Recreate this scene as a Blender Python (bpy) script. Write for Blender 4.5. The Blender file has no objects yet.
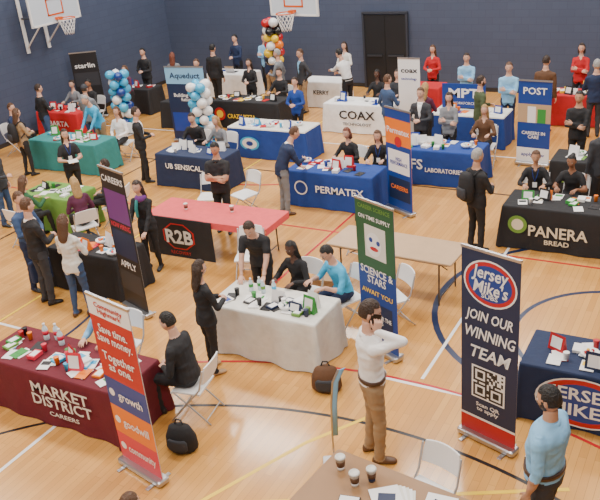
import bpy, math, random
from mathutils import Vector, Matrix, noise
V=Vector
rnd=random.Random(7)
COL=bpy.context.scene.collection
# ------------------------------------------------------------------ materials
MC={}
def mat(name,c,rough=.6,metal=0,bump=0,bscale=60,coat=0,emit=0,var=0):
    if name in MC: return MC[name]
    m=bpy.data.materials.new(name); m.use_nodes=True; nt=m.node_tree; b=nt.nodes['Principled BSDF']
    b.inputs['Base Color'].default_value=(*c,1); b.inputs['Roughness'].default_value=rough
    b.inputs['Metallic'].default_value=metal
    if coat: b.inputs['Coat Weight'].default_value=coat
    if emit:
        b.inputs['Emission Color'].default_value=(*c,1); b.inputs['Emission Strength'].default_value=emit
    if bump or var:
        tc=nt.nodes.new('ShaderNodeTexCoord'); n=nt.nodes.new('ShaderNodeTexNoise'); n.inputs['Scale'].default_value=bscale
        n.inputs['Detail'].default_value=3
        nt.links.new(tc.outputs['Object'],n.inputs['Vector'])
        if bump:
            bp=nt.nodes.new('ShaderNodeBump'); bp.inputs['Strength'].default_value=bump; bp.inputs['Distance'].default_value=.03
            nt.links.new(n.outputs['Fac'],bp.inputs['Height']); nt.links.new(bp.outputs['Normal'],b.inputs['Normal'])
        if var:
            mx=nt.nodes.new('ShaderNodeMix'); mx.data_type='RGBA'
            mx.inputs['A'].default_value=(*[max(0,k*(1-var)) for k in c],1); mx.inputs['B'].default_value=(*[min(1,k*(1+var)) for k in c],1)
            nt.links.new(n.outputs['Fac'],mx.inputs['Factor']); nt.links.new(mx.outputs['Result'],b.inputs['Base Color'])
    MC[name]=m; return m
CLR=dict(white=(.85,.85,.85),offwhite=(.72,.71,.66),black=(.014,.014,.017),charcoal=(.035,.037,.045),navy=(.012,.025,.075),blue=(.012,.05,.32),royal=(.010,.050,.27),
 lightblue=(.24,.50,.76),skyblue=(.05,.42,.72),red=(.50,.012,.018),maroon=(.13,.008,.02),orange=(.85,.2,.01),green=(.04,.28,.05),lime=(.14,.30,.05),teal=(.03,.22,.22),
 pink=(.72,.09,.10),magenta=(.7,.03,.07),gray=(.2,.21,.23),lgray=(.45,.46,.48),tan=(.50,.34,.20),khaki=(.33,.22,.12),brown=(.11,.05,.022),denim=(.04,.08,.18),yellow=(.9,.6,.03),
 purple=(.16,.04,.22),olive=(.06,.085,.035),cream=(.72,.66,.5),dkgreen=(.02,.10,.04),silver=(.5,.5,.52),wood=(.30,.165,.075),plum=(.09,.015,.05))
def C(n,kind='cloth'):
    c=CLR[n]
    if kind=='cloth': return mat('fabric_'+n,c,.8,bump=.4,bscale=8,var=.15)
    if kind=='print': return mat('print_'+n,c,.45)
    if kind=='plastic': return mat('plastic_'+n,c,.3)
    if kind=='metal': return mat('metal_'+n,c,.3,1)
SK=[(.62,.36,.26),(.50,.27,.17),(.30,.14,.08),(.10,.045,.028)]
def skin(i): return mat('skin_%d'%i,SK[i],.5,var=.08,bscale=30)
HR=dict(black=(.010,.009,.009),dkbrown=(.035,.018,.010),brown=(.10,.045,.02),blond=(.42,.26,.10),gray=(.35,.34,.33),white=(.6,.6,.58),auburn=(.16,.04,.018))
def hairm(n): return mat('hair_'+n,HR[n],.5,bump=.8,bscale=60,var=.3)

# ------------------------------------------------------------------ mesh builder
class MB:
    def __init__(s): s.v=[];s.f=[];s.m=[];s.sm=[];s.mats=[]
    def mi(s,m):
        if m not in s.mats: s.mats.append(m)
        return s.mats.index(m)
    def add(s,vs,fs,m,M=None,smooth=False):
        k=len(s.v); i=s.mi(m)
        s.v+= [tuple(M@V(p)) for p in vs] if M else [tuple(p) for p in vs]
        for f in fs: s.f.append([k+q for q in f]); s.m.append(i); s.sm.append(smooth)
    def box(s,c,d,m,M=None,ch=0):
        cx,cy,cz=c; x,y,z=[q/2 for q in d]
        if ch<=0:
            vs=[(cx+a*x,cy+b*y,cz+e*z) for e in(-1,1) for b in(-1,1) for a in(-1,1)]
            s.add(vs,[(0,2,3,1),(4,5,7,6),(0,1,5,4),(2,6,7,3),(0,4,6,2),(1,3,7,5)],m,M)
        else:
            pts=[]
            r=min(ch,x*.9,y*.9)
            for qx,qy,a0 in((1,1,0),(-1,1,90),(-1,-1,180),(1,-1,270)):
                for k in range(4):
                    a=math.radians(a0+k*30); pts.append((qx*(x-r)+r*math.cos(a),qy*(y-r)+r*math.sin(a)))
            n=len(pts); e=min(ch*.5,z*.45); vs=[]
            for zz,ins in((-z,e),(-z+e,0),(z-e,0),(z,e)):
                for px,py in pts: vs.append((cx+px*(1-ins/x),cy+py*(1-ins/y),cz+zz))
            fs=[list(range(n))[::-1],[3*n+i for i in range(n)]]
            for j in range(3):
                for i in range(n): fs.append((j*n+i,j*n+(i+1)%n,(j+1)*n+(i+1)%n,(j+1)*n+i))
            s.add(vs,fs,m,M)
    def loft(s,secs,m,M=None,n=12,smooth=True):
        vs=[]
        for c,ux,uy,rx,ry in secs:
            for i in range(n):
                a=2*math.pi*i/n; vs.append(V(c)+V(ux)*(rx*math.cos(a))+V(uy)*(ry*math.sin(a)))
        k=len(secs); fs=[list(range(n))[::-1],[(k-1)*n+i for i in range(n)]]
        for j in range(k-1):
            for i in range(n): fs.append((j*n+i,j*n+(i+1)%n,(j+1)*n+(i+1)%n,(j+1)*n+i))
        s.add(vs,fs,m,M,smooth)
    def tube(s,pts,rad,m,M=None,n=8,cap=True,smooth=True):
        pts=[V(p) for p in pts]; rad=list(rad) if hasattr(rad,'__len__') else [rad]*len(pts)
        if cap:
            d0=(pts[0]-pts[1]).normalized(); d1=(pts[-1]-pts[-2]).normalized()
            pts=[pts[0]+d0*rad[0]*.9,pts[0]+d0*rad[0]*.6]+pts+[pts[-1]+d1*rad[-1]*.6,pts[-1]+d1*rad[-1]*.9]
            rad=[rad[0]*.35,rad[0]*.78]+rad+[rad[-1]*.78,rad[-1]*.35]
        secs=[];prev=None
        for i,p in enumerate(pts):
            t=(pts[min(i+1,len(pts)-1)]-pts[max(i-1,0)]).normalized()
            if prev is None:
                r=V((0,0,1)) if abs(t.z)<.8 else V((1,0,0))
            else: r=prev
            ux=(r-t*r.dot(t)).normalized(); uy=t.cross(ux); prev=ux
            secs.append((p,ux,uy,rad[i],rad[i]))
        s.loft(secs,m,M,n,smooth)
    def ell(s,c,r,m,M=None,nu=10,nv=7,fn=None,keep=None):
        vs=[]
        c=V(c)
        for j in range(nv+1):
            th=math.pi*j/nv
            for i in range(nu):
                ph=2*math.pi*i/nu
                u=V((math.sin(th)*math.cos(ph),math.sin(th)*math.sin(ph),math.cos(th)))
                p=V((u.x*r[0],u.y*r[1],u.z*r[2]))
                if fn: p=fn(u,p)
                vs.append(c+p)
        fs=[]
        for j in range(nv):
            for i in range(nu):
                q=(j*nu+i,(j+1)*nu+i,(j+1)*nu+(i+1)%nu,j*nu+(i+1)%nu)
                if keep:
                    th=math.pi*(j+.5)/nv; ph=2*math.pi*(i+.5)/nu
                    if not keep(V((math.sin(th)*math.cos(ph),math.sin(th)*math.sin(ph),math.cos(th)))): continue
                fs.append(q)
        s.add(vs,fs,m,M,True)
    def mesh(s,name):
        me=bpy.data.meshes.new(name); me.from_pydata(s.v,[],s.f)
        for m in s.mats: me.materials.append(m)
        me.polygons.foreach_set('material_index',s.m); me.polygons.foreach_set('use_smooth',s.sm); me.update()
        return me
    def obj(s,name,M=None,parent=None):
        o=bpy.data.objects.new(name,s.mesh(name)); COL.objects.link(o)
        if M: o.matrix_world=M
        if parent: o.parent=parent
        return o
def TR(x,y,z=0,a=0,sc=1): return Matrix.Translation((x,y,z))@Matrix.Rotation(math.radians(a),4,'Z')@Matrix.Scale(sc,4)

def text(parent,name,body,size,loc,m,rotz=0,wid=None,lean=0,bold=.0,spacing=1):
    cu=bpy.data.curves.new(name,'FONT'); cu.body=body; cu.size=size; cu.align_x='CENTER'; cu.align_y='CENTER'; cu.offset=bold*size; cu.resolution_u=2; cu.shear=lean; cu.space_line=.85*spacing
    t=bpy.data.objects.new(name,cu); COL.objects.link(t)
    dg=bpy.context.evaluated_depsgraph_get(); me=bpy.data.meshes.new_from_object(t.evaluated_get(dg))
    bpy.data.objects.remove(t); me.materials.clear(); me.materials.append(m)
    if wid and len(me.vertices):
        xs=[v.co.x for v in me.vertices]; w=max(xs)-min(xs); k=wid/w
        for v in me.vertices: v.co.x*=k
    o=bpy.data.objects.new(name,me); COL.objects.link(o); o.parent=parent
    o.location=loc; o.rotation_euler=(math.pi/2,0,rotz); return o

# ------------------------------------------------------------------ people
def ik(S,T,l1,l2,pole):
    D=T-S; d=min(max(D.length,.12),l1+l2-.002); u=D.normalized()
    a=(l1*l1-l2*l2+d*d)/(2*d); h=math.sqrt(max(l1*l1-a*a,0)); p=pole-u*pole.dot(u)
    if p.length<1e-4: p=V((0,-1,0))
    return S+u*a+p.normalized()*h, S+u*d
def voxel(mb,vs,it=2):
    me=mb.mesh('tmp'); o=bpy.data.objects.new('tmp',me); COL.objects.link(o)
    r=o.modifiers.new('r','REMESH'); r.mode='VOXEL'; r.voxel_size=vs
    q=o.modifiers.new('s','SMOOTH'); q.factor=.5; q.iterations=it
    dg=bpy.context.evaluated_depsgraph_get(); e=bpy.data.meshes.new_from_object(o.evaluated_get(dg))
    vv=[v.co.copy() for v in e.vertices]; nn=[v.normal.copy() for v in e.vertices]; ff=[list(p.vertices) for p in e.polygons]; cc=[p.center.copy() for p in e.polygons]
    bpy.data.objects.remove(o); bpy.data.meshes.remove(me); bpy.data.meshes.remove(e)
    return vv,ff,cc,nn
DUM=skin(0)
def handgeo(curl,near):
    mb=MB()
    mb.loft([(V((0,y,0)),V((1,0,0)),V((0,0,1)),rx,rz) for y,rx,rz in((-.02,.024,.02),(0,.027,.02),(.03,.036,.017),(.065,.041,.015),(.085,.038,.012),(.092,.03,.008))],DUM,n=10)
    for i,(fx,L,ang) in enumerate(((-.030,.070,4),(-.010,.078,1),(.011,.073,-2),(.031,.058,-6))):
        p=V((fx,.082,0)); pts=[p-V((0,.012,0)),p]; a=curl*.35
        for k,q in enumerate((.45,.31,.24)):
            a+=curl*(.9 if k else .5)
            p=p+V((math.sin(math.radians(-ang))*L*q,math.cos(a)*L*q,-math.sin(a)*L*q)); pts.append(p)
        mb.tube(pts,[.009,.0092,.0085,.0078,.0065],DUM,n=6)
    mb.tube([(-.024,.015,-.004),(-.045,.04,-.012),(-.056,.062,-.02),(-.058,.082,-.026-.01*curl)],[.013,.012,.0098,.0075],DUM,n=6)
    if near:
        vv,ff,_,_=voxel(mb,.004); return vv,ff
    return [V(v) for v in mb.v],mb.f
HG={(c,n):handgeo(c,n) for c in(.35,1.0) for n in(False,True)}

def person(name,x,y,a,h=1.75,sex='m',pose='stand',lean=0,arms=('down','down'),top='black',pants='black',sk=0,hair='brown',hs='short',sleeve='long',tuck=False,shoe='black',bulk=1.0,hy=0,hp=5,beard=None,near=False,extra=(),cap=None,seat=.46,collar=None,stride=None,under=None):
    s=h/1.75; f=sex=='f'
    body=MB(); segs=[]
    topm=C(top); pm=C(pants); skm=skin(sk); shm=mat('shoe_'+shoe,CLR[shoe],.4)
    X=V((1,0,0)); Y=V((0,1,0))
    pz=.90 if pose!='sit' else (seat+.095)/s
    th=math.radians(lean)
    def sp(t):
        if t<=0: return V((0,0,pz+t)),0
        n=10; p=V((0,0,pz)); dt=t/n
        for i in range(n):
            tt=(i+.5)*dt; q=th*min(1,tt/.2); p+=V((0,math.sin(q)*dt,math.cos(q)*dt))
        return p,th*min(1,t/.2)
    prof=[(-.10,.12,.095),(-.02,.165,.118),(.06,.160,.113),(.16,.150,.106),(.28,.170,.116),(.40,.195,.12),(.45,.192,.11),(.49,.165,.094),(.52,.112,.078),(.55,.068,.064),(.66,.053,.057)] if not f else \
         [(-.10,.12,.095),(-.02,.170,.118),(.06,.158,.11),(.16,.126,.094),(.27,.140,.112),(.34,.152,.126),(.43,.158,.10),(.48,.138,.082),(.51,.093,.068),(.54,.053,.05),(.66,.044,.049)]
    secs=[]
    for t,rx,ry in prof:
        p,q=sp(t); k=bulk if t<.5 else 1; belly=(bulk-1)*.10 if -.05<t<.32 else 0
        uy=V((0,math.cos(q),-math.sin(q))); secs.append((p+uy*belly,X,uy,rx*k,ry*k+belly*.6))
    body.loft(secs,DUM,n=18)
    hem=.07 if tuck else (-.09 if pose!='sit' else -.02)
    if not tuck:
        hs_=[]
        for t,e in((hem,.018),(hem+.01,.020),(.06,.016),(.15,.008),(.2,.0)):
            p,q=sp(t); r0=[pr for pr in prof if pr[0]>=t-.03][0]; uy=V((0,math.cos(q),-math.sin(q))); bl=(bulk-1)*.10
            rx=max(r0[1],.163 if t<.05 else 0)*bulk; ry=max(r0[2],.116 if t<.05 else 0)*bulk+bl*.6
            hs_.append((p+uy*bl,X,uy,rx+e,ry+e))
        body.loft(hs_,DUM,n=18)
    for t0,t1,lab,r in((-.1,hem-.02,'p',.13),(hem+.015,.2,'t',.145),(.2,.38,'t',.14),(.38,.43,'t',.12),(.53,.66,'s',.07)):
        segs.append((sp(t0)[0],sp(t1)[0],lab,r*bulk if t1<.5 else r))
    if f or (sleeve!='long'):
        p,q=sp(.50); segs.append((p+V((0,.06,.02)),p+V((0,.085,-.03)),'s',.03 if not f else .045))
    sw=(.178 if not f else .148)*(1+(bulk-1)*.5); P,q=sp(.445); 
    segs.append((P-X*sw,P+X*sw,'t',.06))
    body.tube([P-X*sw,P-X*sw*.5+V((0,0,.012)),P+X*sw*.5+V((0,0,.012)),P+X*sw],[.057,.062,.062,.057],DUM,n=10)
    st=rnd.uniform(-.07,.07) if stride is None else stride
    for sd in(-1,1):
        hp0=V((sd*.088,0,pz-.01))
        if pose=='sit': kn=V((sd*.125,.43,pz-.03)); an=V((sd*.13,.44+.05*sd*(1 if x*7%2>1 else -1),.085))
        else: fy=sd*st; kn=V((sd*.098,.025+fy*.55,.485)); an=V((sd*(.105),fy-.01,.085))
        rk=(1+(bulk-1)*.6)
        body.tube([hp0,hp0.lerp(kn,.35),hp0.lerp(kn,.8),kn,kn.lerp(an,.3),kn.lerp(an,.7),an.lerp(kn,.06),an],[.090*rk,.085*rk,.067*rk,.063*rk,.062*rk,.054,.055,.050] if not f else [.090*rk,.085*rk,.063*rk,.057*rk,.057*rk,.044,.039,.036],DUM,n=12)
        segs.append((hp0,kn,'p',.078*rk)); segs.append((kn,an,'p',.055))
        fo=V((sd*.14,1,0)).normalized()
        body.loft([(V((an.x,an.y,0))+fo*dy+V((0,0,hz)),V((fo.y,-fo.x,0)),V((0,0,1)),rx,hz) for dy,rx,hz in((-.075,.02,.03),(-.06,.036,.042),(-.01,.042,.05),(.06,.045,.036),(.12,.046,.028),(.155,.036,.022),(.17,.018,.014))],DUM,n=10)
        ft=V((an.x,an.y,.03)); segs.append((ft-fo*.05,ft+fo*.13,'h',.04))
    hands=[]
    hc,hq=sp(.735); hq=hq*.55; hc=hc+V((0,.018,0))
    for sd,ap in((-1,arms[0]),(1,arms[1])):
        S=P+X*sd*sw; l1,l2=.285,.25
        if ap=='down': T=S+V((sd*.055,.03+.03*rnd.random(),-.52)); pole=V((sd*.3,-1,0)); back=V((sd,0,0)); cu=.35
        elif ap=='table': T=V((sd*.17,.36+P.y*.6,.80/s+.02)); pole=V((sd*.8,-.4,-1)); back=V((0,0,1)); cu=.35
        elif ap=='lap': T=V((sd*.10,.26,pz+.14)); pole=V((sd*.8,-.6,-.6)); back=V((sd*.2,0,1)); cu=.35
        elif ap=='hold': T=P+V((sd*.07,.27,-.26)); pole=V((sd*.9,-.3,-1)); back=V((sd*.8,.1,.5)); cu=1.0
        elif ap=='fold': T=P+V((sd*-.05,.21,-.22-.03*sd)); pole=V((sd*1,-.1,-.6)); back=V((0,1,.3)); cu=.35
        elif ap=='phone': T=hc+V((sd*.135,.03,-.13)); pole=V((sd*.7,.6,-1.1)); back=V((sd,.0,0)); cu=1.0
        elif ap=='reach': T=P+V((sd*.02,.46,-.18)); pole=V((sd*.6,-.3,-1)); back=V((0,0,1)); cu=1.0
        elif ap=='pocket': T=S+V((sd*.0,.07,-.47)); pole=V((sd*.8,-1,0)); back=V((sd,0,0)); cu=.35
        else: T=P+V((sd*(sw+.0),.02,-.40)); pole=V((sd*1,-.5,0)); back=V((sd,0,.5)); cu=.35
        E,W=ik(S,T,l1,l2,pole)
        rr=1+(bulk-1)*.6
        rw=.037 if sleeve=='long' else .028
        body.tube([S,S.lerp(E,.4),E],[.060*rr,.054*rr,.045*rr],DUM,n=10); body.tube([E,E.lerp(W,.35),W.lerp(E,.04)],[.045*rr,.042*rr,rw],DUM,n=10)
        if sleeve=='short': q2=S.lerp(E,.62); body.tube([S,q2],[.064*rr,.062*rr],DUM,n=10,cap=False)
        if sleeve=='long': segs+= [(S,E,'t',.052),(E,W,'t',.04)]
        elif sleeve=='roll': segs+= [(S,E,'t',.052),(E,E.lerp(W,.15),'t',.045),(E.lerp(W,.25),W,'s',.035)]
        else: segs+= [(S,S.lerp(E,.62),'t',.054),(S.lerp(E,.75),E,'s',.045),(E,W,'s',.038)]
        d=(W-E).normalized(); 
        if ap in('table',): d=V((d.x*.5,max(d.y,.5),min(d.z,-.05)*.3)).normalized()
        if ap=='phone': d=V((-sd*.1,.25,1)).normalized()
        bz=(back-d*back.dot(d)).normalized(); bx=d.cross(bz)
        Mh=Matrix((bx,d,bz)).transposed().to_4x4(); Mh.translation=W+d*.004
        if sd<0: Mh=Mh@Matrix.Scale(-1,4,(1,0,0))
        hands.append((Mh,cu))
    vv,ff,cc,nn=voxel(body,(.012 if near else .02))
    off=V((x,y,0)); ztop=sp(.5)[0].z
    for i,v in enumerate(vv):
        if v.z<.11 or v.z>ztop: continue
        n1=noise.noise(V((v.x*9,v.y*9,v.z*16))+off*3); n2=1-abs(noise.noise(V((v.x*6+v.z*5,v.y*6,v.z*11-v.x*6))+off))*2
        vv[i]=v+nn[i]*(.007*n1+.006*(n2-.6))
    M=TR(x,y,0,a,s)
    out=MB(); lm={'p':out.mi(pm),'t':out.mi(topm),'s':out.mi(skm),'h':out.mi(shm)}
    out.v=[tuple(v) for v in vv]; out.f=ff
    sg=[(A,B-A,max((B-A).length_squared,1e-6),l,r) for A,B,l,r in segs]
    for c in cc:
        best=9;bl='t'
        for A,D,L2,l,r in sg:
            w=c-A; t=min(1,max(0,w.dot(D)/L2)); dd=(w-D*t).length-r
            if dd<best: best=dd;bl=l
        out.m.append(lm[bl]); out.sm.append(True)
    for Mh,cu in hands:
        hv,hf=HG[(cu,near)]; out.add(hv,hf,skm,Mh,True)
    if tuck:
        p,q=sp(.065); k=bulk; uy=V((0,math.cos(q*.3),-math.sin(q*.3))); b=(bulk-1)*.10
        rx=.163*k;ry=.115*k+b*.6
        bm=mat('leather_brown',(.06,.025,.012),.4) if pants!='black' else mat('leather_black',(.01,.01,.01),.4)
        out.loft([(p+uy*b+V((0,0,dz)),X,uy,rx+e,ry+e) for dz,e in((-.02,0),(-.019,.007),(.019,.007),(.02,0))],bm,n=20)
        out.box((0,ry+b+.008,p.z),(.045,.012,.035),C('silver','metal'))
    if collar or (sleeve!='long' and not f) or under or tuck:
        p,q=sp(.522); uy=V((0,math.cos(q),-math.sin(q))); up=V((0,math.sin(q),math.cos(q)))
        out.loft([(p+up*dz+uy*e,X,uy,r,r*.96) for dz,r,e in((-.02,.100,.004),(.0,.088,.002),(.022,.076,0),(.024,.066,0),(.0,.066,0))],C(collar or under or top),n=16)
    if under:
        pts=[]
        for t in(.50,.42,.34,.26,.18):
            p,q=sp(t); uy=V((0,math.cos(q),-math.sin(q))); i=min(range(len(prof)),key=lambda k:abs(prof[k][0]-t)); ry=prof[i][2]*bulk+((bulk-1)*.10*1.6 if t<.32 else 0)
            pts.append((p+uy*(ry-.010),V((1,0,0)),uy,.05*(t-.10)/.4+.008,.018))
        out.loft(pts[::-1],C(under),n=10)
    R=Matrix.Rotation(math.radians(hy),4,'Z')@Matrix.Rotation(-(hq+math.radians(hp)),4,'X'); HM=Matrix.Translation(hc)@R@Matrix.Scale(1.03 if not f else .98,4)
    def hf_(u,p):
        p=p.copy()
        if u.z<0:
            k=-u.z; p.x*=1-.26*k*k-.06*k
            if u.y<0: p.y*=1-.40*k
            else: p.y+=.008*k
        if u.y>.55:
            g=math.exp(-((abs(u.x)-.40)/.16)**2-((u.z-.10)/.12)**2); p.y-=.010*g
            g=math.exp(-(u.x/.12)**2-((u.z+.17)/.16)**2); p.y+=.020*g
            g=math.exp(-(u.x/.30)**2-((u.z-.27)/.07)**2); p.y+=.003*g
            g=math.exp(-(u.x/.25)**2-((u.z+.80)/.12)**2); p.y+=.006*g
        if u.y<0: p.z+=.004
        return p
    nu,nv=(40,30) if near else (20,16)
    out.ell((0,0,0),(.077,.096,.120),skm,HM,nu,nv,hf_)
    if not near: out.add([(0,.088,.028),(0,.119,-.020),(-.017,.092,-.030),(.017,.092,-.030),(0,.094,-.038),(-.010,.088,.0),(.010,.088,0)],[(0,5,1),(0,1,6),(5,2,1),(6,1,3),(2,4,1),(4,3,1)],skm,HM,True)
    ew=mat('eye_white',(.7,.7,.68),.3); ed=mat('eye_dark',(.03,.02,.015),.3); lp=mat('lips_%d'%sk,(SK[sk][0]*.85,SK[sk][1]*.5,SK[sk][2]*.5),.45)
    hm=hairm(hair)
    for sd in(-1,1):
        out.ell((sd*.031,.079,.010),(.012,.009,.005),ew,HM,8,6); out.ell((sd*.031,.0860,.010),(.005,.003,.0045),ed,HM,6,4)
        out.tube([(sd*.018,.0915,.027),(sd*.031,.088,.031),(sd*.045,.081,.027)],.0022,hm,HM,5)
        out.ell((sd*.077,-.006,-.004),(.011,.020,.031),skm,HM,8,6)
    out.ell((0,.093,-.056),(.021,.006,.005),lp,HM,8,4)
    cs={'short':lambda u:(u.z>.50+.16*max(0,u.y)) or (u.y<.25-.5*max(0,.30-u.z) and u.z>.16) or (u.y<-.22 and u.z>-.38),
        'bald':lambda u:(u.y<.0 and .05<u.z<.28) or (u.y<-.25 and -.36<u.z<.28),
        'fade':lambda u:(u.z>.52+.14*max(0,u.y)) or (u.y<.15 and u.z>.24) or (u.y<-.25 and u.z>-.25),
        'long':lambda u:(u.z>.50+.16*max(0,u.y)) or (u.y<.20 and u.z>-.45)}
    kp=cs.get(hs,cs['short']) if hs not in('bob','curly') else cs['long']
    def hb(u,p):
        w=1+.025*noise.noise(V((u.x*4,u.y*4,u.z*4))+off)
        if hs in('short','fade'): w*=.955+.045*min(1,max(0,(u.z-.1)/.5))
        if hs=='bald': w*=.94
        return p*w
    out.ell((0,-.005,.008),(.087,.103,.126),hm,HM,*((36,26) if near else (24,18)),hb,kp)
    if hs in('long','bob'):
        L=[(.06,.080,.075,-.035),(-.02,.092,.076,-.038),(-.09,.096,.068,-.045),(-.14,.093,.058,-.055)]
        if hs=='long': L+=[(-.21,.096,.048,-.075),(-.28,.080,.036,-.09),(-.32,.045,.02,-.095)]
        else: L+=[(-.16,.07,.04,-.05)]
        out.loft([(V((0,yy,z)),X,Y,rx,ry) for z,rx,ry,yy in L],hm,HM,16)
    if hs=='pony': out.tube([(0,-.10,.05),(0,-.145,.02),(0,-.15,-.08),(0,-.13,-.19)],[.025,.032,.030,.010],hm,HM,8)
    if hs=='bun': out.ell((0,-.11,.07),(.042,.038,.04),hm,HM,10,8)
    if beard:
        out.ell((0,.0,0),(.077,.096,.120),hairm(beard),HM,36,26,lambda u,p:hf_(u,p)*1.045,lambda u:(u.z<-.30+.12*(1-abs(u.x)) and u.y>.12 and not(-.56<u.z<-.40 and abs(u.x)<.26 and u.y>.5) and not(u.z>-.28 and abs(u.x)<.6)) or (u.y<.42 and u.y>.0 and u.z<.1 and abs(u.x)>.8))
    if cap:
        cm_=C(cap); out.ell((0,-.004,.012),(.091,.108,.128),cm_,HM,20,14,None,lambda u:u.z>.25)
        out.loft([(V((0,.10,.052)),X,V((0,0,1)),.075,.008),(V((0,.14,.045)),X,V((0,0,1)),.068,.007),(V((0,.17,.036)),X,V((0,0,1)),.035,.005)],cm_,HM,10)
    if 'glasses' in extra:
        gm=mat('glasses_frame',(.03,.03,.03),.3)
        for sd in(-1,1):
            out.tube([(sd*.033+.019*math.cos(k*math.pi/4),.098,.010+.013*math.sin(k*math.pi/4)) for k in range(9)],.0014,gm,HM,5,False)
            out.tube([(sd*.052,.098,.012),(sd*.08,.0,.012)],.0014,gm,HM,5)
    if 'phone' in extra:
        Mh=hands[1][0]; out.box((-.01,.075,-.034),(.074,.15,.010),mat('phone_black',(.01,.01,.012),.15),Mh,ch=.006)
    if 'backpack' in extra:
        bm=C('black'); p=sp(.30)[0]
        out.loft([(V((0,p.y-.20,p.z+dz)),X,Y,rx,ry) for dz,rx,ry in((-.26,.11,.06),(-.23,.15,.095),(-.05,.155,.115),(.12,.14,.10),(.2,.10,.07),(.22,.05,.03))],bm,n=14)
        out.loft([(V((0,p.y-.30,p.z+dz)),X,Y,rx,ry) for dz,rx,ry in((-.2,.09,.03),(-.17,.11,.045),(-.05,.11,.045),(-.02,.09,.03))],C('charcoal'),n=12)
        for sd in(-1,1): out.tube([(sd*.09,p.y-.11,p.z+.17),(sd*.10,p.y,p.z+.245),(sd*.10,p.y+.12,p.z+.14),(sd*.12,p.y+.11,p.z-.03),(sd*.14,p.y-.08,p.z-.16)],.016,bm,n=6)
    if 'lanyard' in extra:
        def fr(t,xx,e=.008):
            p,q=sp(t); uy=V((0,math.cos(q),-math.sin(q))); i=min(range(len(prof)),key=lambda k:abs(prof[k][0]-t)); return p+uy*(prof[i][2]*bulk+e+((bulk-1)*.16 if t<.32 else 0))+X*xx
        out.tube([fr(.51,-.055,.01),fr(.46,-.05,.0),fr(.38,-.03),fr(.27,0),fr(.38,.03),fr(.46,.05,.0),fr(.51,.055,.01)],.006,C('blue'),n=5)
        b_=fr(.24,0,.012); out.box((0,b_.y,b_.z-.03),(.08,.006,.10),C('white','print'))
    if 'tote' in extra:
        W=hands[0][0].translation; out.box((W.x-.01,W.y+.02,W.z-.35),(.10,.34,.36),C('navy'),ch=.03)
        out.tube([(W.x-.01,W.y-.08,W.z-.18),(W.x,W.y-.03,W.z-.06),(W.x,W.y+.06,W.z-.06),(W.x-.01,W.y+.12,W.z-.18)],.008,C('navy'),n=6)
    if 'scarf' in extra:
        p=sp(.515)[0]; out.loft([(p+V((0,.0,dz)),X,Y,r,r) for dz,r in((-.05,.09),(-.02,.105),(.03,.10),(.05,.075))],C('purple'),n=14)
        out.tube([p+V((.03,.10,-.03)),p+V((.035,.145,-.15)),p+V((.035,.14,-.3))],[.03,.03,.026],C('teal'),n=8)
    if 'paper' in extra:
        W=(hands[0][0].translation+hands[1][0].translation)/2; out.box((0,W.y+.13,W.z+.03),(.21,.27,.006),C('white','print'))
    return out.obj(name,M)

# ------------------------------------------------------------------ furniture
def chair_mesh(col):
    mb=MB(); p=mat('chair_plastic_'+col,CLR[col],.45); fr=mat('chair_frame_'+('w' if col!='black' else 'b'),(.55,.55,.56) if col!='black' else (.03,.03,.03),.35,.6)
    n=8
    vs=[]
    for j in range(6):
        for i in range(n+1):
            u=i/n*2-1; v=j/5; vs.append((u*.215,-.19+v*.40,.452-.018*(1-u*u)*math.sin(v*math.pi)-(.02 if j==5 else 0)))
    k=len(vs); vs+=[(a,b,c-.022) for a,b,c in vs]
    fs=[]
    for j in range(5):
        for i in range(n):
            q=j*(n+1)+i; fs+= [(q,q+1,q+n+2,q+n+1),(k+q,k+q+n+1,k+q+n+2,k+q+1)]
    for j in range(5):
        for i in(0,n): q=j*(n+1)+i; fs.append((q,q+n+1,k+q+n+1,k+q))
    for i in range(n):
        for j in(0,5): q=j*(n+1)+i; fs.append((q,k+q,k+q+1,q+1))
    mb.add(vs,fs,p)
    vs=[]
    for j in range(5):
        for i in range(n+1):
            u=i/n*2-1; v=j/4; vs.append((u*.215*(1-.1*v*v),-.235-.05*v-.03*(1-u*u),.60+v*.25-.02*u*u*v))
    k=len(vs); vs+=[(a,b-.018,c) for a,b,c in vs]; fs=[]
    for j in range(4):
        for i in range(n):
            q=j*(n+1)+i; fs+= [(q,q+1,q+n+2,q+n+1),(k+q,k+q+n+1,k+q+n+2,k+q+1)]
        for i in(0,n): q=j*(n+1)+i; fs.append((q,q+n+1,k+q+n+1,k+q))
    for i in range(n):
        for j in(0,4): q=j*(n+1)+i; fs.append((q,k+q,k+q+1,q+1))
    mb.add(vs,fs,p)
    for sd in(-1,1):
        mb.tube([(sd*.225,.24,.012),(sd*.225,.0,.30),(sd*.225,-.20,.52),(sd*.222,-.275,.80)],.012,fr,n=7)
        mb.tube([(sd*.205,-.27,.012),(sd*.205,.0,.27),(sd*.205,.16,.42)],.012,fr,n=7)
    mb.tube([(-.225,.20,.06),(.225,.20,.06)],.009,fr,n=6); mb.tube([(-.205,-.22,.06),(.205,-.22,.06)],.009,fr,n=6)
    return mb.mesh('folding_chair_mesh_'+col)
CH={}
def chair(x,y,a,col='white',sc=1):
    if col not in CH: CH[col]=chair_mesh(col)
    o=bpy.data.objects.new('folding_chair',CH[col]); COL.objects.link(o); o.matrix_world=TR(x,y,0,a,sc)
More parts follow.
